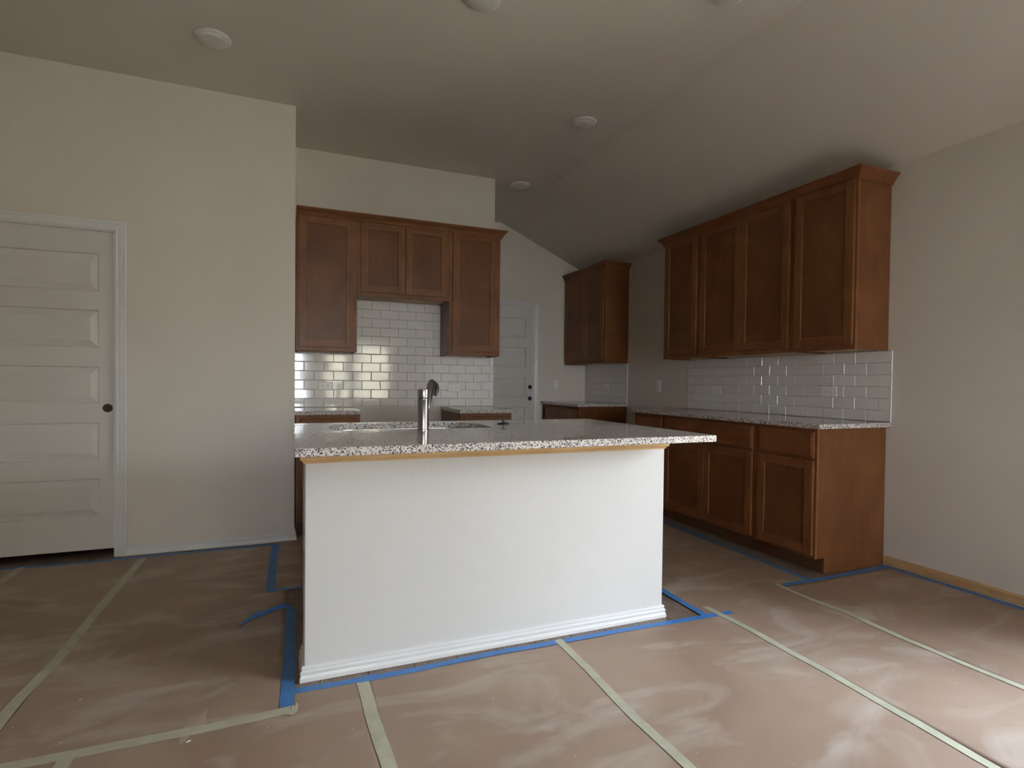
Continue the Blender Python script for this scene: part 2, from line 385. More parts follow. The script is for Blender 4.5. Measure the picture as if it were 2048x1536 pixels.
disc(FAR, 2.766, -0.016, 1.088, 0.026, 0.0048, 'deadbolt_bore', 'dark', d2); disc(FAR, 2.766, -0.016, 0.946, 0.026, 0.0048, 'knob_bore', 'dark', d2)
casing(FAR, FD0, FD1, FDT-0.006, 1, 'door_casing', d2)
MB(FAR).box(FD1-0.010, FD1, -T, -0.001, 0.0, FDT).box(FD0, FD0+0.010, -T, -0.001, 0.0, FDT).box(FD0+0.010, FD1-0.010, -T, -0.001, FDT-0.012, FDT).build('door_jamb', M['trim'], d2)

# ------------------------------------------------------------------ cabinets
def shaker(mp, u0, u1, v, z0, z1, parent, nm='door', w=0.057, rail='cabh', hinge=None):
    th = 0.019
    d = MB(mp).box(u0+w-0.002, u1-w+0.002, v+0.002, v+0.0105, z0+w-0.002, z1-w+0.002).build(nm, M['panel'], parent)
    for a, b in ((u0, u0+w), (u1-w, u1)): MB(mp).box(a, b, v, v+th, z0, z1).build('stile', M['cab'], d, bevel=0.0014)
    for a, b in ((z0, z0+w), (z1-w, z1)): MB(mp).box(u0+w, u1-w, v, v+th, a, b).build('rail', M[rail], d, bevel=0.0014)
    return d
def upper(name, mp, u0, u1, z0, z1, doors, label, rail='cabh', dep=0.305, raw=True, gap=0.030, ztop=2.424):
    base = mp((u0+u1)/2, dep/2, z0); e = empty(name, base); tag(e, label, 'cabinet')
    for a, b in ((u0+0.0005, u0+0.016), (u1-0.016, u1-0.0005)): MB(mp).box(a, b, 0.002, dep-0.019, z0, z1).build('side_panel', M['panel'], e)
    MB(mp).box(u0+0.016, u1-0.016, 0.002, dep-0.019, z0+0.009, z0+0.021).build('bottom_panel', M['raw'], e)
    MB(mp).box(u0+0.016, u1-0.016, 0.002, dep-0.019, z1-0.014, z1).build('top_panel', M['raw'], e)
    s = 0.038
    f = MB(mp).box(u0+0.0005, u0+s, dep-0.019, dep, z0, z1).box(u1-s, u1-0.0005, dep-0.019, dep, z0, z1).box(u0+s, u1-s, dep-0.019, dep, z0, z0+s).box(u0+s, u1-s, dep-0.019, dep, z1-s, z1)
    if len(doors) == 2: f.box(doors[0][1]-0.015, doors[1][0]+0.015, dep-0.019, dep, z0+s, z1-s)
    f.build('face_frame', M['cab'], e, bevel=0.001)
    for a, b in doors: shaker(mp, a, b, dep, z0+gap+0.003, ztop, e, rail=rail)
    return e
ZT = 2.44
upper('wall_cabinet', RNG, 0.058, 0.518, 1.372, ZT, [(0.080, 0.490)], 'tall brown upper cabinet against the left wall, over tiled outlet')
upper('wall_cabinet', RNG, 0.518, 1.284, 1.829, ZT, [(0.545, 0.899), (0.907, 1.262)], 'short two-door brown cabinet above the range gap')
upper('wall_cabinet', RNG, 1.284, 1.749, 1.372, ZT, [(1.311, 1.706)], 'tall brown upper cabinet at the open end of the range wall')
upper('wall_cabinet', RGT, 2.411, 2.885, 1.372, ZT, [(2.425, 2.858)], 'upper cabinet nearest the camera on the right wall, one wide door', rail='cabhy')
upper('wall_cabinet', RGT, 2.885, 3.840, 1.372, ZT, [(2.908, 3.359), (3.364, 3.812)], 'double-door upper cabinet in the middle of the right wall run', rail='cabhy')
upper('wall_cabinet', RGT, 3.840, 4.325, 1.372, ZT, [(3.866, 4.290)], 'single-door upper cabinet at the far left of the long right run', rail='cabhy')
upper('wall_cabinet', RGT, 5.378, 6.345, 1.372, ZT, [(5.400, 5.800), (5.806, 6.31)], 'small shadowed upper cabinet in the far corner, beyond the fridge gap', rail='cabhy')
CROWN = [(0.0005, 2.418), (0.012, 2.418), (0.012, 2.427), (0.017, 2.430), (0.022, 2.442), (0.034, 2.458), (0.043, 2.464), (0.046, 2.470), (0.052, 2.473), (0.052, 2.484), (0.0005, 2.484)]
def crown(path, label, side, m='cabh', name='crown_molding'):
    s = MB(); s.sweep(path, [(o_*side, h) for o_, h in CROWN], lambda a, b, h: (a, b, h))
    return tag(s.build(name, M[m]), label, 'molding')
DP = 0.305
crown([(0.060, Y1-DP), (1.749, Y1-DP), (1.749, Y1-0.002)], 'stained crown moulding along the top of the range cabinets', -1)
crown([(XR-0.002, 2.411), (XR-DP, 2.411), (XR-DP, 4.325), (XR-0.002, 4.325)], 'dark crown moulding on the long right upper cabinets', 1, 'cabhy')
crown([(XR-0.002, 5.378), (XR-DP, 5.378), (XR-DP, 6.345)], 'dark crown moulding on the far corner upper cabinet', 1, 'cabhy')

def base_cab(mp, u0, u1, doors, drawers, label, toe='toe', rail='cabh', dep=0.610, near=None, far=None, ztoe=0.098):
    e = empty('base_cabinet', mp((u0+u1)/2, dep/2, 0)); tag(e, label, 'cabinet')
    zt = 0.883; s = 0.038
    for a, b in ((u0+0.0005, u0+0.016), (u1-0.016, u1-0.0005)):
        MB(mp).poly([(0.002, 0.001), (dep-0.076, 0.001), (dep-0.076, ztoe), (dep-0.019, ztoe), (dep-0.019, zt), (0.002, zt)], a, b, axis='u').build('side_panel', M['panel'], e)
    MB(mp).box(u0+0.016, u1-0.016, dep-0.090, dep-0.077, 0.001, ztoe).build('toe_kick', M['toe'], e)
    MB(mp).box(u0+0.016, u1-0.016, 0.004, dep-0.019, ztoe, ztoe+0.014).build('bottom_panel', M['raw'], e)
    f = MB(mp).box(u0+0.0005, u0+s, dep-0.019, dep, ztoe, zt).box(u1-s, u1-0.0005, dep-0.019, dep, ztoe, zt).box(u0+s, u1-s, dep-0.019, dep, ztoe, ztoe+s-0.012).box(u0+s, u1-s, dep-0.019, dep, zt-s, zt).box(u0+s, u1-s, dep-0.019, dep, 0.680, 0.715)
    if len(doors) == 2: f.box(doors[0][1]-0.016, doors[1][0]+0.016, dep-0.019, dep, ztoe+s, 0.690)
    f.build('face_frame', M['cab'], e, bevel=0.001)
    for a, b in doors: shaker(mp, a, b, dep, 0.118, 0.690, e, rail=rail)
    for a, b in drawers:
        z0, z1 = 0.704, 0.863
        def ring(i, v): return [(a+i, v, z0+i), (b-i, v, z0+i), (b-i, v, z1-i), (a+i, v, z1-i)]
        MB(mp).loops([ring(0, dep), ring(0, dep+0.011), ring(0.003, dep+0.014), ring(0.010, dep+0.016), ring(0.013, dep+0.019)]).build('drawer_front', M[rail], e)
    return e
base_cab(RGT, 2.411, 2.880, [(2.427, 2.852)], [(2.427, 2.852)], 'base cabinet at the near end of the right run, plain side showing', rail='cabhy')
base_cab(RGT, 2.880, 3.885, [(2.906, 3.381), (3.388, 3.866)], [(2.906, 3.866)], 'two-door base cabinet under one wide drawer, right run', rail='cabhy')
base_cab(RGT, 3.885, 4.322, [(3.908, 4.298)], [(3.908, 4.298)], 'last base cabinet of the right run, mostly behind the island', rail='cabhy')
base_cab(RGT, 5.390, 6.345, [(5.412, 5.862), (5.868, 6.24)], [(5.412, 6.24)], 'dark base cabinet in the far corner beyond the fridge gap', rail='cabhy')
base_cab(RNG, 0.056, 0.512, [(0.085, 0.484)], [(0.085, 0.484)], 'base cabinet left of the range gap, hidden behind the island')
base_cab(RNG, 1.300, 1.752, [(1.330, 1.726)], [(1.330, 1.726)], 'base cabinet right of the range gap, light brown side showing')
def counter(mp, u0, u1, dep, label):
    return tag(MB(mp).box(u0, u1, 0.002, dep, 0.8845, 0.914).build('countertop', M['granite'], bevel=0.003), label, 'countertop')
counter(RGT, 2.378, 4.341, 0.636, 'long speckled granite countertop on the right wall run')
counter(RGT, 5.365, 6.348, 0.636, 'small granite countertop in the dark far corner')
counter(RNG, 0.050, 0.520, 0.636, 'granite countertop left of the range gap')
counter(RNG, 1.2925, 1.802, 0.636, 'granite countertop right of the range gap')

# ------------------------------------------------------------------ tiled backsplashes
TH = 0.0772; Z00 = 0.9098
tile_cache = {}
def tile_mesh(w, h):
    key = (round(w, 4), round(h, 4))
    if key not in tile_cache:
        b = MB(); t = 0.0075
        def ring(i, v): return [(i, v, i), (w-i, v, i), (w-i, v, h-i), (i, v, h-i)]
        b.loops([ring(0, 0), ring(0, 0.0050), ring(0.0012, 0.0068), ring(0.0035, t)])
        me = b.mesh('tile'); me.materials.append(M['tile']); tile_cache[key] = me
    return tile_cache[key]
def splash(mp, orient, areas, pitch, phase_u, odd_aligned, skip, label, edge=None):
    u_all = [a[0] for a in areas]+[a[1] for a in areas]
    g = MB(mp)
    for (a, b, z0, z1) in areas: g.box(a, b, 0.0005, 0.0035, z0, z1)
    e = g.build('tile_backsplash', M['grout']); tag(e, label, 'backsplash'); WP[e.name] = Vector(e.location)
    gp = 0.0011
    for k in range(0, 13):
        for (a, b, za, zb) in areas:
            z0, z1 = max(Z00+k*TH, za), min(Z00+(k+1)*TH, zb)
            if z1-z0 < 0.012: continue
            aligned = (k % 2 == 1) == odd_aligned
            st = phase_u + (0 if aligned else pitch/2)
            j0 = math.floor((a-st)/pitch)
            for j in range(j0, j0+40):
                ua, ub = max(st+j*pitch, a), min(st+(j+1)*pitch, b)
                if ub-ua < 0.010: continue
                me = tile_mesh(ub-ua-2*gp, z1-z0-2*gp)
                ob = bpy.data.objects.new('tile', me); COL.objects.link(ob)
                o3 = Vector(mp(ua+gp, 0.003, z0+gp))
                if orient == 'x': rot = Matrix(((1, 0, 0), (0, -1, 0), (0, 0, 1)))
                else: rot = Matrix(((0, -1, 0), (1, 0, 0), (0, 0, 1)))
                jit = Matrix.Rotation(random.gauss(0, 0.0016), 3, 'Z') @ Matrix.Rotation(random.gauss(0, 0.0022), 3, 'X' if orient == 'x' else 'Y')
                m4 = (jit @ rot).to_4x4(); m4.translation = o3 - WP[e.name]
                ob.parent = e; ob.matrix_local = m4
    if edge is not None:
        MB(mp).box(edge-0.004, edge, 0.001, 0.0115, Z00, 1.371).build('edge_trim', M['trim'], e)
    return e
splash(RNG, 'x', [(XA+0.001, XC-0.001, 0.9155, 1.3712), (0.5195, 1.2825, 1.3712, 1.8365)], 0.1555, 0.0495, True, None, 'glossy white subway tile backsplash on the range wall')
splash(RGT, 'y', [(2.384, 4.338, 0.9155, 1.3712)], 0.1615, 2.383, False, None, 'white subway tile backsplash along the right counter', 2.383)
splash(RGT, 'y', [(5.378, 6.350, 0.9155, 1.3712)], 0.1580, 5.378, False, None, 'dim white tile backsplash in the far corner', 5.377)

# ------------------------------------------------------------------ outlets
def outlet(mp, u, z, label, vert=False, v0=0.0105, switch=False):
    w, h = (0.070, 0.117) if vert else (0.119, 0.072)
    def ring(i, v): return [(u-w/2+i, v, z-h/2+i), (u+w/2-i, v, z-h/2+i), (u+w/2-i, v, z+h/2-i), (u-w/2+i, v, z+h/2-i)]
    e = MB(mp).loops([ring(0, v0), ring(0, v0+0.003), ring(0.004, v0+0.006)]).build('light_switch' if switch else 'wall_outlet', M['white'])
    tag(e, label, 'switch' if switch else 'outlet'); WP[e.name] = Vector(e.location)
    if switch:
        MB(mp).box(u-0.016, u+0.016, v0+0.005, v0+0.009, z-0.033, z+0.033).build('rocker', M['white'], e, bevel=0.001); return e
    for s in (-1, 1):
        cu, cz = (u, z+s*0.0195) if vert else (u+s*0.0195, z)
        q = MB(mp); pts = []
        for t in range(20):
            an = t*2*math.pi/20; x_, y_ = 0.017*math.cos(an), 0.017*math.sin(an)
            if vert: y_ = max(-0.0135, min(0.0135, y_))
            else: x_ = max(-0.0135, min(0.0135, x_))
            pts.append((cu+x_, cz+y_))
        r = q.poly(pts, v0+0.0055, v0+0.0075).build('receptacle', M['white'], e)
        sl = MB(mp)
        for d in (-0.0062, 0.0062):
            if vert: sl.box(cu+d-0.0012, cu+d+0.0012, v0+0.007, v0+0.0079, cz-0.003, cz+0.006)
            else: sl.box(cu-0.003, cu+0.006, v0+0.007, v0+0.0079, cz+d-0.0012, cz+d+0.0012)
        if vert: sl.box(cu-0.0022, cu+0.0022, v0+0.007, v0+0.0079, cz-0.0105, cz-0.0062)
        else: sl.box(cu-0.0105, cu-0.0062, v0+0.007, v0+0.0079, cz-0.0022, cz+0.0022)
        sl.build('slot', M['slot'], r)
    return e
outlet(RNG, 0.296, 1.092, 'duplex outlet in the left part of the range backsplash')
outlet(RNG, 1.417, 1.084, 'duplex outlet in the range backsplash, right of the faucet')
outlet(RGT, 2.818, 1.102, 'duplex outlet in the right backsplash, nearest the camera')
outlet(RGT, 3.946, 1.092, 'second duplex outlet along the right backsplash')
outlet(RGT, 5.800, 1.098, 'dim outlet in the far corner backsplash')
outlet(RGT, 4.800, 1.120, 'upright outlet on the bare wall of the fridge gap', vert=True, v0=0.0005)
outlet(FAR, 3.115, 1.122, 'rocker switch on the far wall beside the far door', vert=True, v0=0.0005, switch=True)

# ------------------------------------------------------------------ island
XP0, XP1, YP = 0.061, 1.700, 2.254
hw = MB().poly([(XP0+0.004, YP), (XP1-0.003, YP), (XP1, YP+0.003), (XP1, 2.44), (XP0, 2.44), (XP0, YP+0.004)], 0.001, 0.862, axis='z').build('island_half_wall', M['island'])
tag(hw, 'white painted half wall forming the front of the kitchen island', 'half wall'); WP[hw.name] = Vector(hw.location)
ib = base_run('baseboard', [(XP0, 2.44), (XP0, YP), (XP1, YP), (XP1, 2.44)], parent=hw, z0=0.001)
CAP = [(0.0005, 0.826), (0.004, 0.827), (0.006, 0.833), (0.010, 0.837), (0.016, 0.841), (0.017, 0.850), (0.014, 0.857), (0.017, 0.862), (0.017, 0.8835), (0.0005, 0.8835)]
cp = MB(); cp.sweep([(XP0, 2.44), (XP0, YP), (XP1, YP), (XP1, 2.44)], [(-o_, h) for o_, h in CAP], lambda a, b, h: (a, b, h))
cp = cp.build('cap_molding', M['pine'], hw); cp['label'] = 'bare pine moulding under the counter edge'
MB().box(XP0, XP1, YP, 2.44, 0.8625, 0.8835).build('top_plate', M['pine'], hw)
# cabinets on the kitchen side
ICB = lambda u, v, z: (u, 2.445+v, z)
ic = empty('island_cabinet', (0.88, 2.75, 0)); tag(ic, 'brown base cabinets on the kitchen side of the island', 'cabinet')
for a, b in ((0.074, 0.090), (1.684, 1.700)):
    MB(ICB).poly([(0.0, 0.001), (0.60, 0.001), (0.60, 0.10), (0.675, 0.10), (0.675, 0.883), (0.0, 0.883)], a, b, axis='u').build('side_panel', M['panel'], ic)
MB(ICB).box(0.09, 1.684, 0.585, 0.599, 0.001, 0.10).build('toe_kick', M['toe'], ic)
MB(ICB).box(0.09, 1.684, 0.0, 0.655, 0.10, 0.114).build('bottom_panel', M['raw'], ic)
ff = MB(ICB).box(0.09, 1.684, 0.656, 0.675, 0.10, 0.130).box(0.09, 1.684, 0.656, 0.675, 0.690, 0.883)
for u in (0.09, 0.60, 1.10, 1.645): ff.box(u, u+0.039, 0.656, 0.675, 0.130, 0.690)
ff.build('face_frame', M['cab'], ic)
for a, b in ((0.110, 0.605), (0.625, 1.105), (1.125, 1.665)): shaker(lambda u, v, z: (u, 3.12+v, z), a, b, 0.0, 0.118, 0.675, ic)
# granite top with the D-shaped sink cut-out
def rounded(x0, x1, y0, y1, r0, r1, n=8):
    pts = []
    for (cx, cy, r, a0) in ((x0+r0, y0+r0, r0, 180), (x1-r0, y0+r0, r0, 270), (x1-r1, y1-r1, r1, 0), (x0+r1, y1-r1, r1, 90)):
        for i in range(n+1):
            a = math.radians(a0+90*i/n); pts.append((cx+r*math.cos(a), cy+r*math.sin(a)))
    return pts
hole = rounded(0.185, 0.955, 2.650, 3.065, 0.05, 0.19)
bm = bmesh.new()
out = [(0.022, 1.985), (1.781, 1.985), (1.781, 3.154), (0.022, 3.154)]
ed = []
for lp in (out, hole):
    vs = [bm.verts.new((x_, y_, 0.914)) for x_, y_ in lp]
    ed += [bm.edges.new((vs[i], vs[(i+1) % len(vs)])) for i in range(len(vs))]
r = bmesh.ops.triangle_fill(bm, use_beauty=True, edges=ed)
# drop triangles inside the hole
def inside(pt, poly):
    c_ = False; j = len(poly)-1
    for i in range(len(poly)):
        if (poly[i][1] > pt.y) != (poly[j][1] > pt.y) and pt.x < (poly[j][0]-poly[i][0])*(pt.y-poly[i][1])/(poly[j][1]-poly[i][1])+poly[i][0]: c_ = not c_
        j = i
    return c_
bmesh.ops.delete(bm, geom=[f for f in bm.faces if inside(f.calc_center_median(), hole)], context='FACES_ONLY')
ex = bmesh.ops.extrude_face_region(bm, geom=bm.faces[:])
for v in ex['geom']:
    if isinstance(v, bmesh.types.BMVert): v.co.z = 0.8845
bmesh.ops.recalc_face_normals(bm, faces=bm.faces)
me = bpy.data.meshes.new('island_countertop'); bm.to_mesh(me); bm.free()
me.transform(Matrix.Translation((-0.9, -2.57, -0.8845)))
it = link('island_countertop', me, M['granite'], None, 0.003, False, (0.9, 2.57, 0.8845))
tag(it, 'large speckled granite island countertop with a sink cut-out', 'countertop')
# undermount sink
s = MB(); rr = [rounded(0.175-d, 0.965+d, 2.640-d, 3.075+d, 0.05, 0.19) for d in (0.02, 0.0, -0.012, -0.03)]
zz = [0.884, 0.884, 0.72, 0.70]
s.loops([[(x_, y_, z_) for x_, y_ in q] for q, z_ in zip(rr, zz)], cap=False)
fb = [s.bm.verts.new((x_, y_, 0.70)) for x_, y_ in rr[3]]; s.bm.faces.new(fb)
bmesh.ops.remove_doubles(s.bm, verts=s.bm.verts, dist=1e-5)
sk = s.build('kitchen_sink', M['steel'], smooth='auto'); tag(sk, 'steel sink hung under the island cut-out', 'sink'); WP[sk.name] = Vector(sk.location)
MB().lathe((0.57, 2.86, 0.701), [(0.045, 0.0), (0.045, 0.003), (0.030, 0.004), (0.026, -0.001), (0.0005, -0.001)]).build('drain', M['chrome'], sk)
# faucet
FX, FY = 0.585, 2.592
fa = empty('kitchen_faucet', (FX, FY, 0.914)); tag(fa, 'brushed steel pull-out faucet standing on the island counter', 'faucet')
MB().lathe((FX, FY, 0.914), [(0.029, 0), (0.029, 0.004), (0.0268, 0.006), (0.0262, 0.010), (0.0262, 0.139), (0.0270, 0.141), (0.0270, 0.146)], 40).build('faucet_body', M['chrome'], fa, smooth='auto')
MB().lathe((FX, FY, 1.060), [(0.0235, 0), (0.0235, 0.005)], 32).build('collar', M['black'], fa, smooth='auto')
MB().lathe((FX, FY, 1.065), [(0.0265, 0), (0.0268, 0.002), (0.0268, 0.036), (0.0258, 0.039), (0.0010, 0.040)], 40).build('handle_hub', M['chrome'], fa, smooth='auto')
sp = [(0.612, 2.612, 1.012), (0.616, 2.628, 1.050), (0.632, 2.668, 1.090), (0.650, 2.712, 1.121), (0.661, 2.738, 1.137), (0.664, 2.745, 1.141)]
MB().tube(sp, [0.007, 0.0155, 0.0195, 0.0195, 0.0165, 0.011], 18, up=(1, 0, 0)).build('spout', M['chrome'], fa, smooth='auto')
hd = [(0.662, 2.742, 1.134), (0.676, 2.752, 1.135), (0.688, 2.760, 1.122), (0.692, 2.765, 1.103), (0.688, 2.762, 1.086), (0.681, 2.757, 1.072)]
MB().tube(hd, [0.007, 0.0095, 0.011, 0.012, 0.0115, 0.009], 18, up=(1, -0.5, 0)).build('spray_head', M['black'], fa, smooth='auto')
# black stopper
st = MB().lathe((1.085, 2.853, 0.914), [(0.030, 0.0), (0.034, 0.002), (0.034, 0.004), (0.022, 0.007), (0.007, 0.010), (0.006, 0.024), (0.008, 0.0255), (0.017, 0.0265), (0.017, 0.0295), (0.0005, 0.030)], 32).build('sink_stopper', M['black'], smooth='auto')
tag(st, 'small black rubber sink stopper lying on the island counter', 'stopper')

# ------------------------------------------------------------------ ceiling lights
proto = None
for (x_, y_, lab) in ((-0.392, 3.615, 'round white ceiling light at upper left, above the left wall'), (0.892, 2.705, 'ceiling light cut by the top edge, left of centre'), (2.000, 3.663, 'round ceiling light right of centre, above the island'),
                      (2.072, 5.058, 'smallest and farthest ceiling light, beside the range wall corner'), (1.985, 2.185, 'ceiling light barely showing at the top edge, right')):
    if proto is None:
        rim = MB().lathe((x_, y_, ZC), [(0.090, -0.0005), (0.093, -0.004), (0.092, -0.009), (0.086, -0.013), (0.076, -0.0145), (0.074, -0.012)], 40, cap=False).build('ceiling_light', M['white'], smooth='auto', origin=(x_, y_, ZC))
        le = MB().lathe((x_, y_, ZC), [(0.0745, -0.012), (0.073, -0.020), (0.066, -0.026), (0.050, -0.030), (0.025, -0.032), (0.0005, -0.0325)], 40, cap=False)
        WP[rim.name] = Vector(rim.location)
        lens = le.build('lamp_lens', M['lens'], rim, smooth=True, origin=(x_, y_, ZC)); proto = (rim, lens); ob = rim
    else:
        ob = proto[0].copy(); COL.objects.link(ob); ob.location = (x_, y_, ZC); l2 = proto[1].copy(); COL.objects.link(l2); l2.parent = ob; l2.matrix_parent_inverse = Matrix.Identity(4)
    tag(ob, lab, 'ceiling light', 'flat round ceiling lights')

# ------------------------------------------------------------------ floor paper and tape
def pz(x_, y_):
    a = noise.noise(Vector((x_*2.1+3, y_*1.3, 0.3))); b = noise.noise(Vector((x_*5.5, y_*3.7+8, 1.7))); c_ = noise.noise(Vector((x_*13, y_*11, 4.1)))
    q = 0.0045 + 0.0042*a + 0.0016*(1-abs(b)*2) + 0.0006*c_
    return max(0.0016, q)
def pzi(x_, y_, g=0.03):
    i, j = math.floor(x_/g), math.floor(y_/g); fx, fy = x_/g-i, y_/g-j
    return (pz(i*g, j*g)*(1-fx)+pz((i+1)*g, j*g)*fx)*(1-fy) + (pz(i*g, (j+1)*g)*(1-fx)+pz((i+1)*g, (j+1)*g)*fx)*fy
def sheet(rects, label, step=0.03):
    bm = bmesh.new(); vc = {}
    def V(x_, y_):
        k_ = (round(x_, 4), round(y_, 4))
        if k_ not in vc: vc[k_] = bm.verts.new((x_, y_, pz(x_, y_)))
        return vc[k_]
    def cuts(lo, hi, bounds):
        c_ = sorted(set(round(k_*step, 4) for k_ in range(math.ceil(lo/step), math.floor(hi/step)+1)) | set(bounds)); o_ = [c_[0]]
        for v_ in c_[1:]:
            if v_-o_[-1] > 0.004: o_.append(v_)
            elif v_ in bounds: o_[-1] = v_
        return o_
    xs = cuts(min(r_[0] for r_ in rects), max(r_[1] for r_ in rects), {q for r_ in rects for q in r_[:2]})
    ys = cuts(min(r_[2] for r_ in rects), max(r_[3] for r_ in rects), {q for r_ in rects for q in r_[2:]})
    for a, b in zip(xs, xs[1:]):
        for c_, d in zip(ys, ys[1:]):
            if any(r_[0] < (a+b)/2 < r_[1] and r_[2] < (c_+d)/2 < r_[3] for r_ in rects): bm.faces.new([V(a, c_), V(b, c_), V(b, d), V(a, d)])
    ex = bmesh.ops.extrude_edge_only(bm, edges=[e_ for e_ in bm.edges if e_.is_boundary])
    for g_ in ex['geom']:
        if isinstance(g_, bmesh.types.BMVert): g_.co.z = 0.0006
    bmesh.ops.recalc_face_normals(bm, faces=bm.faces)
    me = bpy.data.meshes.new('paper_sheet'); bm.to_mesh(me); bm.free()
    cx, cy = (rects[0][0]+rects[0][1])/2, (rects[0][2]+rects[0][3])/2
    me.transform(Matrix.Translation((-cx, -cy, 0)))
    ob = link('paper_sheet', me, M['paper'], None, 0, True, (cx, cy, 0)); tag(ob, label, 'floor paper', 'brown builders paper sheets'); return ob
YF = -1.2
sheet([(-2.4, -1.4555, YF, 4.19)], 'brown floor paper at the far left under the white door')
sheet([(-1.4545, -0.8505, 2.057, 4.19)], 'shadowed brown floor paper between the two left masking tape seams')
sheet([(-0.8495, -0.082, 2.057, 4.19), (-0.082, 0.0, 2.057, 3.265)], 'brown floor paper in the shade left of the island')
sheet([(-1.4545, -0.6055, YF, 2.055)], 'brown floor paper in the bottom left corner of the photo')
sheet([(-0.6045, 0.0, YF, 2.055), (0.0, 0.2695, YF, 2.165)], 'brown floor paper in front of the island at its left corner')
sheet([(0.2705, 1.1045, YF, 2.170)], 'brown floor paper in front of the left half of the island')
sheet([(1.1055, 1.9755, YF, 2.165)], 'brown floor paper in front of the right half of the island')
sheet([(1.9765, 2.5795, YF, 6.30), (1.9, 1.9765, 2.175, 6.30), (2.5795, 2.835, 2.345, 6.30)], 'dusty brown paper running from the camera into the kitchen aisle')
sheet([(2.5805, 3.485, YF, 2.342)], 'brightest brown floor paper along the right wall')
sheet([(-0.081, 1.899, 3.285, 4.36)], 'dark brown paper in the aisle behind the island')

def ribbon(name, pts, width, m, label, cat, group, lift=0.0011, zf=None, wob=0.0015):
    # resample
    P = [Vector((p[0], p[1])) for p in pts]; L = [0]
    for a, b in zip(P, P[1:]): L.append(L[-1]+(b-a).length)
    n_ = max(3, int(L[-1]/0.03)); q = []
    for i in range(n_+1):
        s_ = L[-1]*i/n_; k_ = 0
        while k_ < len(L)-2 and s_ > L[k_+1]: k_ += 1
        t_ = (s_-L[k_])/(L[k_+1]-L[k_]); q.append(P[k_].lerp(P[k_+1], t_))
    q = [q[0]] + [(q[i-1]+q[i]*2+q[i+1])/4 for i in range(1, len(q)-1)] + [q[-1]]
    b = MB(); rows = []
    sd = random.random()*50
    for i, p in enumerate(q):
        t_ = (q[min(i+1, len(q)-1)]-q[max(i-1, 0)]).normalized(); nn = Vector((-t_.y, t_.x))
        hw_ = width/2; row = []
        for j, w_ in enumerate((-1, -0.4, 0.4, 1)):
            d = nn*(w_*hw_) + nn*(noise.noise(Vector((i*0.6, w_*3, sd)))*wob if abs(w_) == 1 else 0)
            e_ = t_*(random.uniform(-0.004, 0.004) if i in (0, len(q)-1) else 0)
            x_, y_ = (p+d+e_).x, (p+d+e_).y
            row.append((x_, y_, pzi(x_, y_)+lift))
        rows.append(row)
    rings = [r_ + [(x_, y_, z_-0.0006) for x_, y_, z_ in reversed(r_)] for r_ in rows]
    b.loops(rings)
    ob = b.build(name, M[m]); tag(ob, label, cat, group); return ob
def blue(pts, label, w=0.038, lift=0.0011): return ribbon('blue_tape', pts, w, 'blue', label, 'tape', 'strips of blue painters tape', lift)
def mask(pts, label, w=0.036, lift=0.0018): return ribbon('masking_tape', pts, w, 'mask', label, 'tape', 'cream masking tape seams', lift)
blue([(-2.3, 4.205), (-1.561, 4.205), (-1.217, 4.19), (-0.939, 4.192), (-0.527, 4.194), (-0.05, 4.197)], 'blue tape along the left wall in front of the door and baseboard')
blue([(-0.070, 4.195), (-0.078, 3.86), (-0.082, 3.262)], 'blue tape leaving the left wall baseboard towards the camera', 0.046)
blue([(-0.095, 3.278), (-0.008, 3.285), (0.30, 3.275), (1.1, 3.28)], 'short blue tape meeting the back left corner of the island', 0.034, 0.0017)
blue([(0.020, 2.980), (0.012, 2.448), (0.000, 2.075)], 'dark blue tape along the left side of the island', 0.046, 0.0013)
blue([(0.018, 2.182), (0.221, 2.176), (0.322, 2.184)], 'short blue tape at the front left foot of the island', 0.036)
blue([(0.255, 2.172), (0.493, 2.178), (0.837, 2.188), (1.318, 2.183), (1.75, 2.172), (2.055, 2.162)], 'long blue tape along the front foot of the island', 0.036, 0.0018)
blue([(1.915, 3.30), (1.912, 2.70), (1.905, 2.33), (1.905, 2.16)], 'blue tape along the right side of the island', 0.036, 0.0013)
blue([(2.868, 6.2), (2.872, 4.4), (2.868, 3.831), (2.868, 3.272), (2.842, 2.744), (2.826, 2.330)], 'blue tape parallel to the toe kick of the right cabinets', 0.034)
blue([(2.615, 2.352), (2.831, 2.350), (3.15, 2.352), (3.50, 2.362)], 'blue tape across the end of the right cabinet run', 0.036, 0.0018)
blue([(3.505, 2.375), (3.486, 2.265), (3.492, 2.005), (3.488, 1.639), (3.49, 1.0)], 'blue tape along the pine baseboard of the right wall', 0.034, 0.0013)
mask([(-0.838, 4.170), (-0.85, 3.33), (-0.846, 2.773), (-0.87, 2.45), (-0.86, 2.08)], 'masking tape seam slanting across the dark floor at left', 0.042)
mask([(-1.452, 4.200), (-1.455, 3.929), (-1.455, 2.1)], 'masking tape scrap at the far left edge near the door', 0.042)
mask([(0.030, 2.064), (-0.112, 2.058), (-0.341, 2.050), (-0.587, 2.052), (-0.80, 2.056), (-1.4, 2.05)], 'masking tape running left from the corner of the island', 0.045, 0.0017)
mask([(-0.602, 2.066), (-0.607, 1.9), (-0.605, 1.2)], 'masking tape cut off by the bottom edge at far left', 0.042, 0.0020)
mask([(0.266, 2.156), (0.268, 1.911), (0.280, 1.653), (0.275, 1.1)], 'wrinkled masking tape from the front left of the island to the bottom edge', 0.045, 0.0017)
mask([(1.108, 2.200), (1.106, 1.915), (1.094, 1.616), (1.106, 1.324), (1.10, 0.9)], 'masking tape starting at the middle of the island front', 0.036, 0.0019)
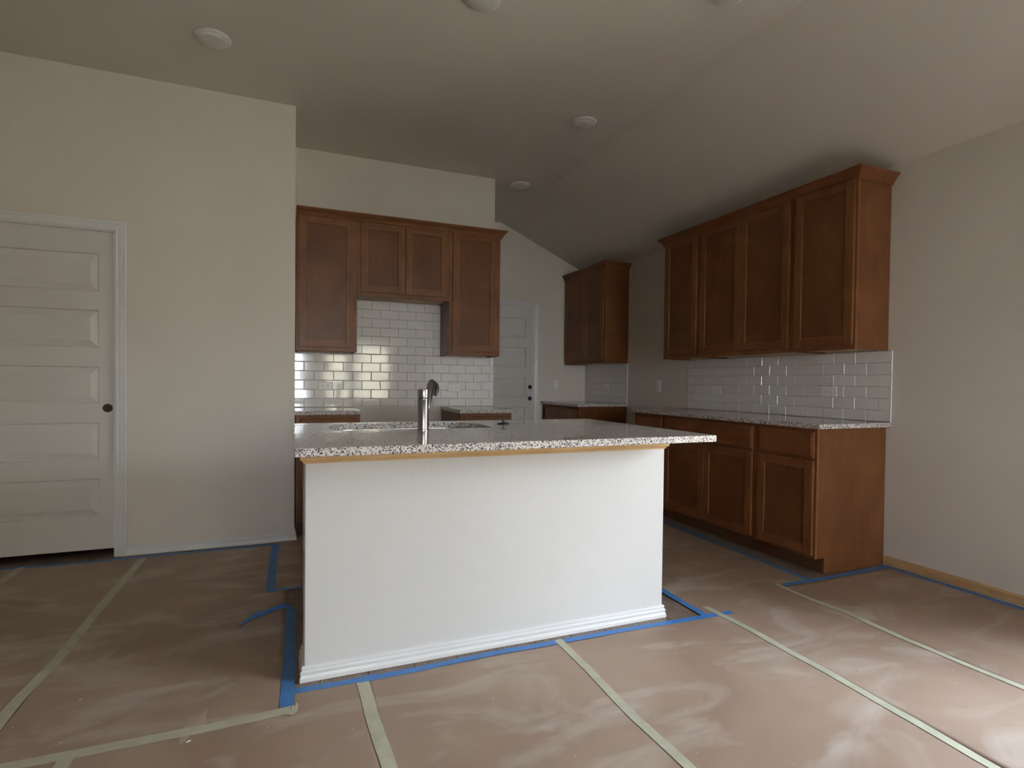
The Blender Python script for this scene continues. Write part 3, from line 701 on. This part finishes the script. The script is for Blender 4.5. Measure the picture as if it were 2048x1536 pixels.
mask([(1.970, 2.262), (1.990, 2.039), (1.982, 1.824), (1.978, 1.506), (1.970, 1.27), (1.957, 0.986), (1.96, 0.5)], 'longest masking tape, from the front right corner of the island', 0.036, 0.0019)
mask([(2.578, 2.375), (2.574, 2.144), (2.595, 1.96), (2.572, 1.621), (2.569, 1.364), (2.575, 1.203), (2.57, 0.5)], 'masking tape nearest the right wall', 0.034, 0.0019)
# lifted curl of blue tape
def strip3(name, cl, wd, m, label, cat, group=None):
    b = MB(); rings = []
    for (p, w_) in zip(cl, wd):
        p = Vector(p); w_ = Vector(w_); a_ = p-w_; c_ = p+w_; n_ = Vector((0, 0, 0.0005))
        rings.append([tuple(a_), tuple(p+n_), tuple(c_), tuple(c_+n_*1.6), tuple(p+n_*2.6), tuple(a_+n_*1.6)])
    b.loops(rings); ob = b.build(name, M[m], smooth=False); return tag(ob, label, cat, group)
cl = [(0.020, 2.985, 0.010), (-0.006, 3.006, 0.017), (-0.040, 2.996, 0.019), (-0.075, 2.976, 0.014), (-0.105, 2.955, 0.013), (-0.130, 2.935, 0.016), (-0.160, 2.907, 0.016), (-0.185, 2.880, 0.012), (-0.200, 2.862, 0.010)]
wd = [(0.004, 0.014, 0.0), (0.004, 0.014, 0.004), (0.005, 0.008, 0.009), (0.003, 0.005, 0.008), (0.003, 0.010, 0.008), (0.006, 0.020, 0.006), (0.008, 0.023, 0.005), (0.008, 0.020, 0.003), (0.005, 0.012, 0.001)]
strip3('blue_tape', cl, wd, 'blue', 'loose curled end of blue tape lifted off the floor, left of the island', 'tape', 'strips of blue painters tape')
# curled paper flap behind the island corner
b = MB(); rg = []
for i in range(9):
    a = math.radians(-20+25*i); r_ = 0.035
    rg.append([(0.085+0.03*math.sin(t_*3)+t_*0.16, 3.95+r_*math.cos(a)+t_*0.05, 0.040+r_*math.sin(a)) for t_ in (0, 0.25, 0.5, 0.75, 1.0)])
b.loops(rg, close=False, cap=False); fp = b.build('paper_flap', M['paper'], smooth=True); md = fp.modifiers.new('thick', 'SOLIDIFY'); md.thickness = 0.0012
fp.location.z = 0.007
tag(fp, 'dark curled paper flap on the floor behind the island corner', 'paper')
# pale scuffed patch and its white scrap, crumpled tape end
def patch(name, pts, m, label, cat, lift):
    bm = bmesh.new(); c0 = Vector((sum(p[0] for p in pts)/len(pts), sum(p[1] for p in pts)/len(pts)))
    rings = []
    for f_ in (1.0, 0.7, 0.4, 0.12):
        rings.append([bm.verts.new((*(c0+(Vector(p)-c0)*f_), pzi(*(c0+(Vector(p)-c0)*f_))+(lift if f_ < 1 else (-0.0008 if lift < 0.0025 else lift*0.5)))) for p in pts])
    for a, b_ in zip(rings, rings[1:]):
        for i in range(len(pts)): bm.faces.new((a[i], a[(i+1) % len(pts)], b_[(i+1) % len(pts)], b_[i]))
    bm.faces.new(rings[-1]); bmesh.ops.recalc_face_normals(bm, faces=bm.faces); bm.normal_update()
    if sum(f.normal.z*f.calc_area() for f in bm.faces) < 0: bmesh.ops.reverse_faces(bm, faces=bm.faces)
    me = bpy.data.meshes.new(name); bm.to_mesh(me); bm.free(); me.transform(Matrix.Translation((-c0.x, -c0.y, 0)))
    ob = link(name, me, M[m], None, 0, True, (c0.x, c0.y, 0))
    return tag(ob, label, cat)
patch('scuffed_patch', [(-0.319, 2.108), (-0.301, 2.148), (-0.261, 2.178), (-0.251, 2.208), (-0.246, 2.154), (-0.241, 2.077), (-0.251, 2.023), (-0.283, 2.024), (-0.297, 1.983), (-0.312, 1.978), (-0.313, 2.036)], 'clear', 'pale scuffed scrap of paper across the left masking tape', 'paper', 0.0012)
patch('white_scrap', [(-0.290, 1.997), (-0.278, 2.006), (-0.275, 2.001), (-0.286, 1.991)], 'chip', 'thin white sliver lying beside the scuffed paper scrap', 'debris', 0.0018)
patch('crumpled_tape_end', [(-0.019, 2.064), (-0.006, 2.071), (0.018, 2.064), (0.030, 2.109), (0.039, 2.084), (0.036, 2.047), (0.020, 2.026), (-0.005, 2.039)], 'mask', 'crumpled masking tape end at the near left corner of the island', 'tape', 0.0030)
chips = MB(); ks = 0
for i in range(210):
    x_, y_ = random.uniform(-1.2, 3.3), random.uniform(0.9, 3.4)
    if 0.0 < x_ < 1.93 and y_ > 2.12: continue
    r_ = random.uniform(0.0012, 0.0030)*(1.8 if i % 17 == 0 else 1); z_ = pzi(x_, y_)+0.0005; a = random.random()*3
    chips.loops([[(x_+r_*math.cos(a+t_*2.1)*random.uniform(.6, 1.3), y_+r_*math.sin(a+t_*2.1), z_+h_) for t_ in range(3)] for h_ in (0, 0.0012)])
ch = chips.build('plaster_crumbs', M['chip']); tag(ch, 'tiny white plaster crumbs scattered over the floor paper', 'debris'); ch['kind'] = 'stuff'
